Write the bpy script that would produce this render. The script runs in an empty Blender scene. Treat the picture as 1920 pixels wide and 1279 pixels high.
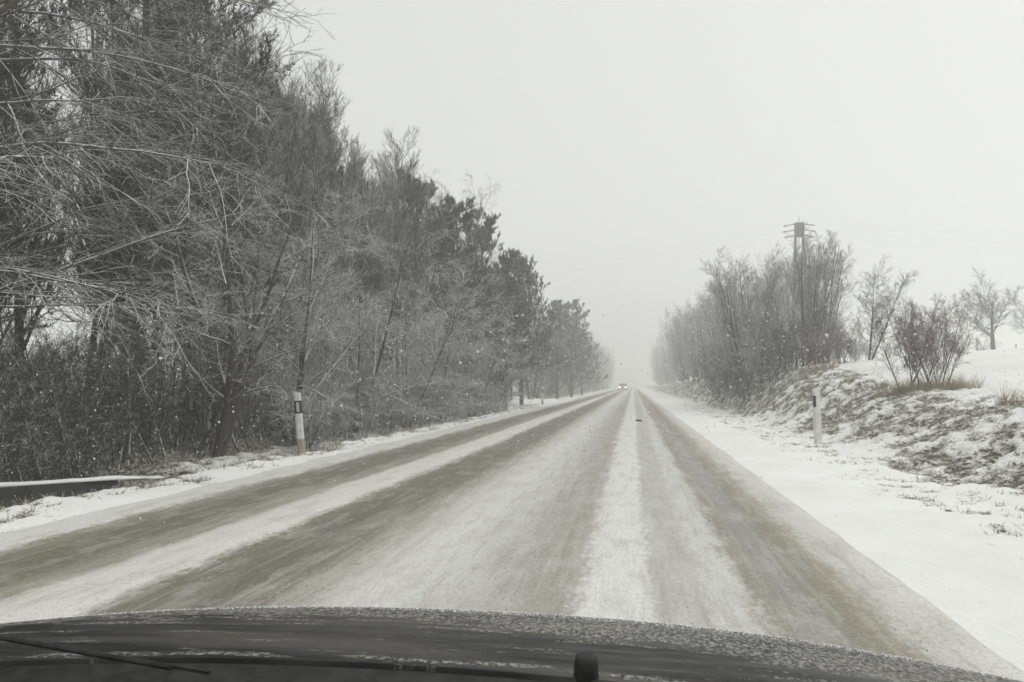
import bpy, math, random
import numpy as np
from mathutils import Vector

# ------------------------------------------------------------------ camera, sky, sun, exposure
sc = bpy.context.scene
COL = sc.collection
cam_d = bpy.data.cameras.new("camera"); cam = bpy.data.objects.new("camera", cam_d); COL.objects.link(cam)
cam_d.lens = 28; cam_d.sensor_width = 36; cam_d.clip_start = 0.05; cam_d.clip_end = 4000
cam.location = (0, 0, 1.15)
cam.rotation_euler = (math.radians(93.16), 0, math.radians(8.65))
sc.camera = cam
cam_d.dof.use_dof = True
cam_d.dof.focus_distance = 22
cam_d.dof.aperture_fstop = 22

w = bpy.data.worlds.new("World"); sc.world = w; w.use_nodes = True
nt = w.node_tree; nt.nodes.clear()
wo = nt.nodes.new("ShaderNodeOutputWorld")
sky = nt.nodes.new("ShaderNodeTexSky"); sky.sky_type = 'NISHITA'; sky.sun_disc = False
sky.sun_elevation = math.radians(60); sky.sun_rotation = math.radians(60)
sky.air_density = 1.0; sky.dust_density = 4.0
hs = nt.nodes.new("ShaderNodeHueSaturation"); hs.inputs['Saturation'].default_value = 0.05
b1 = nt.nodes.new("ShaderNodeBackground"); b1.inputs['Strength'].default_value = 0.05
b2 = nt.nodes.new("ShaderNodeBackground"); b2.inputs['Color'].default_value = (0.755, 0.765, 0.735, 1)   # the even cloud deck
b2.inputs['Strength'].default_value = 0.78
ad = nt.nodes.new("ShaderNodeAddShader")
nt.links.new(sky.outputs[0], hs.inputs['Color']); nt.links.new(hs.outputs[0], b1.inputs['Color'])
nt.links.new(b1.outputs[0], ad.inputs[0]); nt.links.new(b2.outputs[0], ad.inputs[1]); nt.links.new(ad.outputs[0], wo.inputs[0])

sun_d = bpy.data.lights.new("sun", 'SUN'); sun_d.energy = 0.7; sun_d.angle = math.radians(40); sun_d.color = (1, 0.985, 0.96)
sun = bpy.data.objects.new("sun", sun_d); COL.objects.link(sun)
sun.rotation_euler = (math.radians(30), 0, math.radians(120))

sc.view_settings.view_transform = 'Standard'; sc.view_settings.look = 'None'
sc.view_settings.exposure = 0.0; sc.view_settings.gamma = 1
sc.render.engine = 'CYCLES'
cy = sc.cycles
cy.max_bounces = 6; cy.diffuse_bounces = 3; cy.glossy_bounces = 2; cy.transmission_bounces = 2
cy.volume_bounces = 3; cy.transparent_max_bounces = 4
cy.use_denoising = True
cy.denoising_input_passes = 'RGB_ALBEDO_NORMAL'
cy.filter_width = 1.6

HAZE = 0.0056

# ------------------------------------------------------------------ helpers
def nodes(name):
    m = bpy.data.materials.new(name); m.use_nodes = True
    n = m.node_tree; b = n.nodes['Principled BSDF']
    return m, n, b
def N(n, t, **kw):
    x = n.nodes.new(t)
    for k, v in kw.items():
        if k in x.inputs.keys() if hasattr(x.inputs, 'keys') else False: x.inputs[k].default_value = v
        else: setattr(x, k, v)
    return x
def noise(n, vec, scale, detail=3, rough=0.6):
    x = n.nodes.new("ShaderNodeTexNoise"); x.inputs['Scale'].default_value = scale
    x.inputs['Detail'].default_value = detail; x.inputs['Roughness'].default_value = rough
    if vec is not None: n.links.new(vec, x.inputs['Vector'])
    return x.outputs['Fac']
def mathn(n, op, a, b=None, c=None, clamp=False):
    x = n.nodes.new("ShaderNodeMath"); x.operation = op; x.use_clamp = clamp
    for i, v in enumerate((a, b, c)):
        if v is None: continue
        if isinstance(v, (int, float)): x.inputs[i].default_value = v
        else: n.links.new(v, x.inputs[i])
    return x.outputs[0]
def rng_map(n, v, a, b, c=0.0, d=1.0, smooth=True):
    x = n.nodes.new("ShaderNodeMapRange")
    if smooth: x.interpolation_type = 'SMOOTHSTEP'
    n.links.new(v, x.inputs['Value'])
    for i, q in enumerate((a, b, c, d)): x.inputs[i + 1].default_value = q
    return x.outputs[0]
def mix(n, f, a, b):
    x = n.nodes.new("ShaderNodeMix"); x.data_type = 'RGBA'
    for i, v in ((0, f), (6, a), (7, b)):
        if isinstance(v, tuple): x.inputs[i].default_value = (v + (1,))[:4]
        elif isinstance(v, (int, float)): x.inputs[i].default_value = v
        else: n.links.new(v, x.inputs[i])
    return x.outputs[2]
def mapping(n, vec, scale=(1, 1, 1)):
    x = n.nodes.new("ShaderNodeMapping"); x.inputs['Scale'].default_value = scale
    n.links.new(vec, x.inputs['Vector']); return x.outputs[0]
def bump(n, b, h, strength, dist):
    x = n.nodes.new("ShaderNodeBump"); x.inputs['Strength'].default_value = strength; x.inputs['Distance'].default_value = dist
    n.links.new(h, x.inputs['Height']); n.links.new(x.outputs[0], b.inputs['Normal'])

def tag(o, label=None, cat=None, group=None, kind=None):
    if label: o['label'] = label
    if cat: o['category'] = cat
    if group: o['group'] = group
    if kind: o['kind'] = kind
    return o
def empty(name, loc=(0, 0, 0), rz=0.0):
    o = bpy.data.objects.new(name, None); COL.objects.link(o); o.location = loc; o.rotation_euler = (0, 0, rz); return o
def np_mesh(name, V, F, mats=(), midx=None, smooth=False):
    """V (n,3); F (m,3) or (m,4)"""
    me = bpy.data.meshes.new(name)
    V = np.asarray(V, dtype=np.float32); F = np.asarray(F, dtype=np.int32)
    k = F.shape[1]
    me.vertices.add(len(V)); me.vertices.foreach_set('co', V.ravel())
    me.loops.add(F.size); me.loops.foreach_set('vertex_index', F.ravel())
    me.polygons.add(len(F)); me.polygons.foreach_set('loop_start', np.arange(0, F.size, k, dtype=np.int32))
    if midx is not None: me.polygons.foreach_set('material_index', midx.astype(np.int32))
    if smooth: me.polygons.foreach_set('use_smooth', np.ones(len(F), dtype=bool))
    for m in mats: me.materials.append(m)
    me.update(calc_edges=True); me.validate()
    return me
def add(name, me, parent=None):
    o = bpy.data.objects.new(name, me); COL.objects.link(o)
    if parent: o.parent = parent
    return o
class MB:
    def __init__(s): s.v = []; s.f = []
    def box(s, c, d, top=(1, 1), rx=0.0, rz=0.0):
        i = len(s.v); x, y, z = [q / 2 for q in d]
        for zz, tx, ty in ((-z, 1, 1), (z, top[0], top[1])):
            for sx, sy in ((-1, -1), (1, -1), (1, 1), (-1, 1)):
                p = Vector((sx * x * tx, sy * y * ty, zz))
                if rx: p.rotate(__import__('mathutils').Euler((rx, 0, 0)))
                if rz: p.rotate(__import__('mathutils').Euler((0, 0, rz)))
                s.v.append((c[0] + p.x, c[1] + p.y, c[2] + p.z))
        for q in ((0, 3, 2, 1), (4, 5, 6, 7), (0, 1, 5, 4), (1, 2, 6, 5), (2, 3, 7, 6), (3, 0, 4, 7)): s.f.append([i + j for j in q])
    def bar(s, a, b, r, k=6, r2=None):
        a = Vector(a); b = Vector(b); t = (b - a).normalized(); r2 = r if r2 is None else r2
        u = t.orthogonal().normalized(); v = t.cross(u); i = len(s.v)
        for p, rr in ((a, r), (b, r2)):
            for j in range(k):
                an = 2 * math.pi * j / k
                s.v.append(tuple(p + (u * math.cos(an) + v * math.sin(an)) * rr))
        for j in range(k): s.f.append([i + j, i + (j + 1) % k, i + k + (j + 1) % k, i + k + j])
        s.f.append([i + j for j in range(k)][::-1]); s.f.append([i + k + j for j in range(k)])
    def build(s, name, mat, parent=None, smooth=False, bevel=0):
        me = bpy.data.meshes.new(name); me.from_pydata(s.v, [], s.f); me.materials.append(mat)
        if smooth:
            for p in me.polygons: p.use_smooth = True
        o = add(name, me, parent)
        if bevel:
            m = o.modifiers.new("bevel", 'BEVEL'); m.width = bevel; m.segments = 2
        return o

def vnoise(x, y, scale, seed):
    """smooth value noise in numpy, 0..1"""
    r = np.random.RandomState(seed).rand(256, 256)
    x = np.asarray(x) * scale + 1000; y = np.asarray(y) * scale + 1000
    xi = np.floor(x).astype(int); yi = np.floor(y).astype(int); fx = x - xi; fy = y - yi
    fx = fx * fx * (3 - 2 * fx); fy = fy * fy * (3 - 2 * fy)
    a = r[xi & 255, yi & 255]; b = r[(xi + 1) & 255, yi & 255]; c = r[xi & 255, (yi + 1) & 255]; d = r[(xi + 1) & 255, (yi + 1) & 255]
    return (a * (1 - fx) + b * fx) * (1 - fy) + (c * (1 - fx) + d * fx) * fy
def fbm(x, y, scale, seed, oct=4, g=0.55):
    s = 0; a = 1; t = 0
    for i in range(oct):
        s = s + a * vnoise(x + 13.7 * i, y - 7.1 * i, scale * 2.03 ** i, seed + i); t += a; a *= g
    return s / t
def sst(a, b, x):
    t = np.clip((x - a) / (b - a), 0, 1); return t * t * (3 - 2 * t)

# ------------------------------------------------------------------ materials
SNOW = (0.80, 0.81, 0.79)
def snowy(name, bark, bark2, snow_amt, lo=0.0, hi=0.45, scale=9.0, twig=False):
    m, n, b = nodes(name)
    tc = n.nodes.new("ShaderNodeTexCoord"); ge = n.nodes.new("ShaderNodeNewGeometry")
    sp = n.nodes.new("ShaderNodeSeparateXYZ"); n.links.new(ge.outputs['Normal'], sp.inputs[0])
    nz = noise(n, tc.outputs['Object'], scale, 2)
    nb = noise(n, mapping(n, tc.outputs['Object'], (1, 1, .3)), scale * 2.5, 3)
    col = mix(n, nb, bark, bark2)
    up = rng_map(n, sp.outputs['Z'], lo, hi)
    pat = rng_map(n, nz, 0.62 - snow_amt * 0.4, 0.72 - snow_amt * 0.4)
    f = mathn(n, 'MULTIPLY', up, pat, clamp=True)
    n.links.new(mix(n, f, col, SNOW), b.inputs['Base Color'])
    b.inputs['Roughness'].default_value = 0.85; b.inputs['Specular IOR Level'].default_value = 0.2
    return m
M = {}
M['bark'] = snowy('bark', (0.035, 0.033, 0.029), (0.085, 0.08, 0.068), 0.55, 0.1, 0.5)
M['bark_pale'] = snowy('bark_pale', (0.07, 0.066, 0.055), (0.15, 0.138, 0.115), 0.75, 0.1, 0.5)
M['twig'] = snowy('twig', (0.075, 0.072, 0.065), (0.145, 0.138, 0.124), 0.8, -0.05, 0.5, 7)
M['twig_dark'] = snowy('twig_dark', (0.035, 0.033, 0.029), (0.075, 0.071, 0.062), 0.35, 0.1, 0.6, 7)
M['twig_red'] = snowy('twig_red', (0.085, 0.062, 0.055), (0.15, 0.115, 0.1), 0.42, 0.0, 0.5, 9)
M['twig_birch'] = snowy('twig_birch', (0.075, 0.066, 0.059), (0.13, 0.115, 0.103), 0.7, 0.0, 0.5, 7)
M['twig_snowy'] = snowy('twig_snowy', (0.09, 0.087, 0.08), (0.165, 0.158, 0.145), 0.95, -0.2, 0.35, 6)
M['brush_grey'] = snowy('brush_grey', (0.10, 0.088, 0.082), (0.17, 0.152, 0.142), 0.8, -0.1, 0.5, 6)
M['twig_over'] = snowy('twig_over', (0.042, 0.04, 0.036), (0.085, 0.08, 0.072), 0.85, 0.15, 0.6, 6)
M['needle'] = snowy('needle', (0.018, 0.025, 0.018), (0.042, 0.05, 0.036), 0.38, 0.2, 0.8, 3.5)
M['needle_snowy'] = snowy('needle_snowy', (0.03, 0.04, 0.028), (0.06, 0.072, 0.052), 0.62, 0.1, 0.7, 3.5)

def simple(name, col, rough=0.6, metal=0.0, spec=0.5, var=0.25, scale=12, col2=None):
    m, n, b = nodes(name)
    tc = n.nodes.new("ShaderNodeTexCoord")
    f = noise(n, tc.outputs['Object'], scale, 4)
    c2 = col2 or tuple(q * (1 - var) for q in col)
    n.links.new(mix(n, rng_map(n, f, .35, .65), col, c2), b.inputs['Base Color'])
    b.inputs['Roughness'].default_value = rough; b.inputs['Metallic'].default_value = metal; b.inputs['Specular IOR Level'].default_value = spec
    return m
M['post_white'] = simple('post_white', (0.78, 0.78, 0.75), .6, scale=6)
M['post_dirty'] = simple('post_dirty', (0.30, 0.28, 0.21), .8, scale=14, col2=(0.42, 0.40, 0.33))
M['post_black'] = simple('post_black', (0.03, 0.03, 0.03), .5)
M['reflector'] = simple('reflector', (0.55, 0.55, 0.52), .25, scale=60)
M['concrete'] = simple('concrete', (0.045, 0.045, 0.04), .9, scale=5, col2=(0.022, 0.023, 0.02))
M['snow'] = simple('snow', (0.8, 0.81, 0.79), .8, var=.06, scale=4, spec=.2)
M['metal_grey'] = simple('metal_grey', (0.16, 0.16, 0.155), .6, .3, scale=8)
M['ceramic'] = simple('ceramic', (0.12, 0.09, 0.08), .4)
M['wire'] = simple('wire', (0.12, 0.12, 0.12), .6)
M['fence_wood'] = simple('fence_wood', (0.12, 0.11, 0.10), .9)
M['clod'] = simple('clod', (0.07, 0.062, 0.05), .9, scale=30)
M['crumb'] = simple('crumb', (0.24, 0.215, 0.16), .9, scale=3, col2=(0.13, 0.12, 0.09))
M['rubber'] = simple('rubber', (0.012, 0.012, 0.012), .6)
M['black_plastic'] = simple('black_plastic', (0.012, 0.012, 0.011), .65, spec=.25, scale=40, col2=(0.03, 0.03, 0.027))
M['flake'] = simple('flake', (0.85, 0.85, 0.85), .9, var=.02)
M['car_dark'] = simple('car_dark', (0.42, 0.34, 0.32), .4)
M['glass_dark'] = simple('glass_dark', (0.03, 0.035, 0.04), .1)
m, n, b = nodes('headlight_lit'); b.inputs['Emission Color'].default_value = (1, .93, .82, 1); b.inputs['Emission Strength'].default_value = 8; M['headlight'] = m
m, n, b = nodes('dry_grass')
tc = n.nodes.new("ShaderNodeTexCoord"); ge = n.nodes.new("ShaderNodeNewGeometry")
c = mix(n, noise(n, tc.outputs['Object'], 1.3, 2), (0.13, 0.13, 0.095), (0.28, 0.25, 0.175))
c = mix(n, rng_map(n, noise(n, tc.outputs['Object'], 17, 2), .5, .62), c, SNOW)
n.links.new(c, b.inputs['Base Color']); b.inputs['Roughness'].default_value = .9; M['dry_grass'] = m
m, n, b = nodes('tan_grass')
tc = n.nodes.new("ShaderNodeTexCoord")
c = mix(n, noise(n, tc.outputs['Object'], 6, 2), (0.22, 0.19, 0.125), (0.42, 0.38, 0.27))
n.links.new(c, b.inputs['Base Color']); b.inputs['Roughness'].default_value = .9; M['tan_grass'] = m

# ------------------------------------------------------------------ the ground
def crest_h(Y):
    return np.interp(Y, [0, 8, 14, 20, 23, 28, 34, 60, 120, 200, 700], [.75, .78, .84, 1.0, 1.4, 1.7, 1.85, 1.9, 1.6, 1.0, .4])
def height(X, Y, fine=True):
    X = np.asarray(X, dtype=float); Y = np.asarray(Y, dtype=float)
    base = np.interp(Y, [0, 9, 16, 45, 200], [4.2, 4.0, 3.55, 4.2, 4.6])
    hc = crest_h(Y)
    K = 1.8 * (0.7 + 0.3 * sst(15, 60, Y))
    bank = hc * sst(0, 1, (X - base) / (6.6 - base)) ** 0.85
    field = K * (1 - np.exp(-np.maximum(X - 6.5, 0) / 12.0))
    fall = np.clip((Y - 63) * 0.035, 0, 2.6) * sst(7, 14, X)
    hr = np.where(X > 1.5, bank + field - fall, 0)
    s = -X
    hl = -0.28 * sst(5.7, 6.5, s) + 0.6 * sst(6.6, 10, s) + 0.9 * sst(12, 40, s)
    dip = sst(2.0, 5.0, Y) * (1 - sst(9.6, 12.2, Y)) * sst(5.75, 6.9, s) * (1 - sst(9.5, 13, s))
    hl = hl - 0.75 * dip
    side = sst(47, 53, Y) * (1 - sst(62, 70, Y)) * sst(5.2, 6, s) * (1 - sst(8, 9.5, s))       # flat snowy track mouth
    hl = hl * (1 - side)
    h = np.where(X < -4.3, hl, hr)
    if fine:
        ra = sst(3.2, 4.6, X) * (1 - 0.75 * sst(7.5, 10, X)); la = sst(4.8, 6.2, s) * 0.9
        a = np.maximum(ra, la)
        h = h + a * (0.14 * (fbm(X, Y, .9, 5) - .5) + 0.11 * (fbm(X, Y, 4.5, 9, 3) - .5) + .05 * (vnoise(X, Y, 11, 3) - .5))
        h = h + 0.06 * (fbm(X, Y, 1.1, 21) - .45) * (sst(1.6, 2.4, X) + sst(4.3, 4.8, s))
        h = h + .05 * (fbm(X, Y, 5, 44, 3) - .4) * sst(1.5, 1.75, X) * (1 - sst(2.0, 3.4, X))
    h = h + 0.06 * (fbm(X, Y, .05, 31) - .5) * sst(9, 20, X)
    return h
def gh(x, y): return float(height(np.array([x]), np.array([y]))[0])
def grass_amount(X, Y):
    s = -X
    bank = sst(2.5, 4.6, X - 0.25 * (vnoise(X, Y, .8, 77) - .5) * 4) * (1 - sst(6.3, 7.6, X)) * 0.5
    bank = np.where(Y > 34, np.maximum(bank, .48 * sst(4, 5.2, X) * (1 - sst(9.5, 11.5, X))), bank)
    verge = 0.44 * sst(5.1, 5.75, s) * (1 - .15 * sst(6.4, 7.4, s))
    forest = (0.8 + .25 * (1 - sst(15, 20, Y))) * sst(6.9, 8.2, s) * (1 - sst(13, 20, s))
    wet = 1.0 * sst(5.75, 6.3, s) * (1 - sst(9, 12, s)) * sst(0, 3, Y) * (1 - sst(10.5, 13.5, Y))
    tuft = .33 * sst(1.9, 2.8, X) * (1 - sst(6, 7, X)) + .33 * sst(4.45, 4.9, s) * (1 - sst(6, 7, s))
    a = np.maximum.reduce([bank, verge, forest, wet, tuft])
    side = sst(45, 50, Y) * (1 - sst(64, 72, Y)) * sst(5.2, 5.7, s) * (1 - sst(8.5, 10, s))
    a = a * (1 - side)
    nz = 0.3 * fbm(X, Y, 1.6, 41, 4, .7) + 0.7 * fbm(X, Y * .6, 5.5, 55, 3, .75)
    return np.clip((nz + a - 0.84) / 0.26 + .15, 0, 1) * (a > 0.02), a

xs = np.concatenate([-np.geomspace(30, 420, 22)[::-1], np.arange(-29, -9.4, .6), np.arange(-9.3, -4.3, .075), np.arange(-4.2, 1.5, .3),
                     np.arange(1.55, 3.3, .09), np.arange(3.35, 7.6, .05), np.arange(7.65, 14, .18), np.arange(14.5, 34, .7), np.geomspace(35, 420, 22)])
ys = [-14.0, -6, -1, 1]
while ys[-1] < 900: ys.append(ys[-1] + max(.065, .0098 * ys[-1]) if ys[-1] > 2.9 else ys[-1] + .5)
ys = np.array(ys)
GX, GY = np.meshgrid(xs, ys)
GZ = height(GX, GY)
ga, raw = grass_amount(GX, GY)
GZ = GZ - 0.03 * ga * (raw > .3)
nx, ny = len(xs), len(ys)
idx = np.arange(nx * ny).reshape(ny, nx)
F = np.stack([idx[:-1, :-1], idx[:-1, 1:], idx[1:, 1:], idx[1:, :-1]], -1).reshape(-1, 4)
# ground material: snow over grass
m, n, b = nodes('snow_ground')
tc = n.nodes.new("ShaderNodeTexCoord"); at = n.nodes.new("ShaderNodeAttribute"); at.attribute_name = 'grass'
ge = n.nodes.new("ShaderNodeNewGeometry"); sp = n.nodes.new("ShaderNodeSeparateXYZ"); n.links.new(ge.outputs['Normal'], sp.inputs[0])
o3 = tc.outputs['Object']
nf = noise(n, o3, 26, 3, .7); nm = noise(n, o3, 5, 4, .65); nl = noise(n, o3, .6, 3)
n12 = noise(n, mapping(n, o3, (1, .7, 1.4)), 12, 4, .7)
g0 = mathn(n, 'SUBTRACT', at.outputs['Fac'], mathn(n, 'MULTIPLY', mathn(n, 'SUBTRACT', sp.outputs['Z'], .9), .5))
dust = mathn(n, 'ADD', g0, mathn(n, 'MULTIPLY', mathn(n, 'SUBTRACT', nf, .5), 2.4))
dark = mathn(n, 'ADD', mathn(n, 'MULTIPLY', g0, .8), mathn(n, 'MULTIPLY', mathn(n, 'SUBTRACT', n12, .5), 3.4))
has = mathn(n, 'GREATER_THAN', at.outputs['Fac'], .01)
f = mathn(n, 'MULTIPLY', rng_map(n, dust, .35, .9), has)
fd = mathn(n, 'MULTIPLY', rng_map(n, dark, .6, .84), has)
dusted = mix(n, rng_map(n, nm, .42, .58), (.36, .355, .31), (.50, .49, .44))
grass = mix(n, fd, dusted, mix(n, rng_map(n, nf, .45, .58), (0.10, 0.10, 0.075), (0.045, 0.043, 0.034)))
f = mathn(n, 'MAXIMUM', f, fd)
snowc = mix(n, rng_map(n, nl, .35, .7), (0.84, 0.845, 0.825), (0.78, 0.785, 0.76))
snowc = mix(n, rng_map(n, noise(n, o3, 11, 4, .75), .6, .78, 0, .35), snowc, (0.45, 0.44, 0.39))
n.links.new(mix(n, f, snowc, grass), b.inputs['Base Color'])
b.inputs['Roughness'].default_value = .9; b.inputs['Specular IOR Level'].default_value = .15
bump(n, b, mathn(n, 'ADD', mathn(n, 'MULTIPLY', nm, .8), mathn(n, 'MULTIPLY', nf, .35)), .55, .05)
M['ground'] = m
me = np_mesh('ground', np.stack([GX, GY, GZ], -1).reshape(-1, 3), F, [M['ground']], smooth=True)
a_ = me.attributes.new('grass', 'FLOAT', 'POINT'); a_.data.foreach_set('value', ga.ravel().astype(np.float32))
g = add('ground', me); tag(g, kind='structure')

# ------------------------------------------------------------------ the road
m, n, b = nodes('slushy_road')
tc = n.nodes.new("ShaderNodeTexCoord"); o3 = tc.outputs['Object']
sp = n.nodes.new("ShaderNodeSeparateXYZ"); n.links.new(o3, sp.inputs[0])
wob = noise(n, mapping(n, o3, (.35, .09, 1)), 1.0, 2)
wob2 = noise(n, mapping(n, o3, (6, 1.1, 1)), 1.0, 5, .7)
wob3 = noise(n, mapping(n, o3, (20, 9, 1)), 1.0, 4, .75)
x = mathn(n, 'ADD', sp.outputs['X'], mathn(n, 'MULTIPLY', mathn(n, 'SUBTRACT', wob, .5), .2))
x = mathn(n, 'ADD', x, mathn(n, 'MULTIPLY', mathn(n, 'SUBTRACT', wob2, .5), .3))
x = mathn(n, 'ADD', x, mathn(n, 'MULTIPLY', mathn(n, 'SUBTRACT', wob3, .5), .28))
fx = rng_map(n, x, -5.0, 2.0, smooth=False)
cr = n.nodes.new("ShaderNodeValToRGB"); n.links.new(fx, cr.inputs[0])
prof = [(-5.0, (.76, .765, .74)), (-4.33, (.70, .70, .67)), (-4.22, (.22, .205, .155)), (-3.95, (.14, .129, .092)), (-3.62, (.155, .143, .104)), (-3.50, (.25, .24, .19)), (-3.32, (.30, .285, .235)),
        (-3.22, (.68, .67, .63)), (-2.75, (.74, .735, .70)), (-2.62, (.17, .158, .115)), (-2.3, (.13, .121, .088)), (-1.98, (.165, .154, .117)), (-1.85, (.33, .32, .27)), (-1.62, (.56, .555, .515)),
        (-1.3, (.70, .70, .675)), (-.95, (.55, .55, .525)), (-.72, (.42, .418, .39)), (-.46, (.36, .345, .295)), (-.36, (.46, .45, .415)), (-.29, (.76, .76, .74)), (.04, (.78, .78, .76)), (.10, (.50, .50, .48)),
        (.34, (.49, .485, .455)), (.42, (.64, .64, .62)), (.56, (.60, .60, .58)), (.66, (.29, .275, .225)), (.85, (.31, .308, .285)), (1.02, (.25, .23, .175)), (1.16, (.37, .342, .275)), (1.26, (.58, .57, .53)), (1.5, (.72, .718, .695))]
el = cr.color_ramp.elements
while len(el) < len(prof): el.new(0.5)
for e, (px, c) in zip(el, prof): e.position = (px + 5) / 7
for e, (px, c) in zip(el, prof): e.color = c + (1,)
col = cr.outputs[0]
gr = noise(n, mapping(n, o3, (42, 22, 1)), 1, 4, .8)
gr2 = noise(n, mapping(n, o3, (95, 60, 1)), 1, 3, .8)
st = noise(n, mapping(n, o3, (16, .8, 1)), 1, 4, .65)
pt = noise(n, mapping(n, o3, (5, 1.6, 1)), 1, 5, .7)
col = mix(n, rng_map(n, pt, .46, .62, 0, .22), col, (.25, .24, .20))
col = mix(n, rng_map(n, pt, .38, .5, .22, 0), col, (.64, .64, .615))
col = mix(n, rng_map(n, gr, .5, .64, 0, .32), col, (.20, .182, .135))
col = mix(n, rng_map(n, gr, .36, .47, .3, 0), col, (.66, .66, .64))
col = mix(n, rng_map(n, gr2, .53, .62, 0, .4), col, (.13, .12, .095))
col = mix(n, rng_map(n, st, .5, .64, 0, .2), col, (.60, .60, .57))
col = mix(n, rng_map(n, st, .36, .47, .2, 0), col, (.20, .19, .15))
big = noise(n, mapping(n, o3, (1.5, .22, 1)), 1, 3)
col = mix(n, rng_map(n, big, .5, .65, 0, .16), col, (.62, .62, .59))
n.links.new(col, b.inputs['Base Color'])
b.inputs['Roughness'].default_value = .62; b.inputs['Specular IOR Level'].default_value = .25
bump(n, b, mathn(n, 'ADD', mathn(n, 'MULTIPLY', gr, .35), mathn(n, 'ADD', wob3, wob2)), .5, .02)
M['road'] = m
rx = np.concatenate([[-4.75], np.arange(-4.6, 1.5, .06), [1.52]])
ry = np.concatenate([np.arange(-12, 2, 1.), np.arange(2, 20, .12), np.geomspace(20, 880, 200)])
RX, RY = np.meshgrid(rx, ry)
pile = np.interp(RX, [-4.75, -4.35, -4.2, -3.3, -3.15, -2.8, -2.6, -1.9, -1.5, -.4, -.25, .05, .15, .5, .6, 1.25, 1.35, 1.52],
                 [.022, .022, .002, .003, .018, .018, .002, .003, .012, .005, .016, .016, .008, .009, .003, .004, .012, .010])
RZ = .006 + pile + .012 * (fbm(RX, RY * .25, 5, 61, 3) - .4) * (pile > .008)
RZ = np.maximum(RZ, .005)
RXo = RX.copy()
RXo[:, -1] += .025 * (vnoise(RY[:, -1], RY[:, -1] * 0, 2.2, 8) - .5) + .015 * (vnoise(RY[:, -1], RY[:, -1] * 0, 9, 18) - .5)
RXo[:, 0] += .12 * (vnoise(RY[:, 0], RY[:, 0] * 0, 1.2, 28) - .5)
k1, k2 = len(rx), len(ry); ri = np.arange(k1 * k2).reshape(k2, k1)
RF = np.stack([ri[:-1, :-1], ri[:-1, 1:], ri[1:, 1:], ri[1:, :-1]], -1).reshape(-1, 4)
ro = add('road', np_mesh('road', np.stack([RXo, RY, RZ], -1).reshape(-1, 3), RF, [M['road']], smooth=True)); tag(ro, kind='structure')

# ------------------------------------------------------------------ trees: growth as arrays of polylines
def norm(v): return v / np.maximum(np.linalg.norm(v, axis=-1, keepdims=True), 1e-9)
def polylines(r, start, d, L, R, seg, jit, trop, tip=.25, bend=None, sway=.6):
    n = len(start); P = np.zeros((n, seg + 1, 3)); P[:, 0] = start; d = norm(d)
    Rr = R[:, None] * np.linspace(1, tip, seg + 1)[None, :]
    D = d.copy(); w0 = r.normal(size=(n, 3)) * jit * sway
    for i in range(seg):
        D = norm(D + r.normal(size=(n, 3)) * jit + w0 * math.sin(i * 1.7 + 1) * .6 + np.array([0, 0, trop]) / seg * 1.0 + (bend / seg if bend is not None else 0))
        P[:, i + 1] = P[:, i] + D * (L / seg)[:, None]
    return P, Rr
def spawn(r, P, R, nc, t0, t1, ang, angv, lr, rr, fall=.6, lmin=.0, plen=None, flat=0.0, rmin=.0018):
    """children of every polyline"""
    n, m, _ = P.shape; N_ = n * nc
    pi = np.repeat(np.arange(n), nc)
    t = (np.tile((np.arange(nc) + .5) / nc, n) + r.uniform(-.5, .5, N_) / nc) * (t1 - t0) + t0
    f = np.clip(t, 0, .999) * (m - 1); i = f.astype(int); u = (f - i)[:, None]
    S = P[pi, i] * (1 - u) + P[pi, i + 1] * u
    T = norm(P[pi, i + 1] - P[pi, i])
    rad = R[pi, i] * (1 - u[:, 0]) + R[pi, i + 1] * u[:, 0]
    q = r.normal(size=(N_, 3)); q[:, 2] *= (1 - flat)
    q = norm(q - (q * T).sum(1, keepdims=True) * T)
    a = ang + r.normal(size=N_) * angv
    D = T * np.cos(a)[:, None] + q * np.sin(a)[:, None]
    L0 = np.linalg.norm(P[:, 1:] - P[:, :-1], axis=-1).sum(1) if plen is None else plen
    L = L0[pi] * lr * (1 - fall * t) * r.uniform(.65, 1.25, N_) + lmin
    return S, D, L, np.maximum(rad * rr * r.uniform(.8, 1.1, N_), rmin)
def tubes(P, R, k, r):
    n, m, _ = P.shape
    T = np.zeros_like(P); T[:, 1:-1] = P[:, 2:] - P[:, :-2]; T[:, 0] = P[:, 1] - P[:, 0]; T[:, -1] = P[:, -1] - P[:, -2]; T = norm(T)
    ref = norm(r.normal(size=(n, 1, 3))); A = norm(np.cross(T, np.broadcast_to(ref, T.shape))); B = np.cross(T, A)
    an = (np.arange(k) / k * 2 * math.pi)[None, None, :, None]
    V = P[:, :, None] + (A[:, :, None] * np.cos(an) + B[:, :, None] * np.sin(an)) * R[:, :, None, None]
    V = V.reshape(-1, 3)
    base = (np.arange(n) * m * k)[:, None, None] + (np.arange(m - 1) * k)[None, :, None] + np.arange(k)[None, None, :]
    nx_ = (np.arange(n) * m * k)[:, None, None] + (np.arange(m - 1) * k)[None, :, None] + ((np.arange(k) + 1) % k)[None, None, :]
    F = np.stack([base, nx_, nx_ + k, base + k], -1).reshape(-1, 4)
    return V, F
def join(parts):
    V = []; F = []; o = 0
    for v, f in parts: V.append(v); F.append(f + o); o += len(v)
    return np.concatenate(V), np.concatenate(F)

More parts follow.
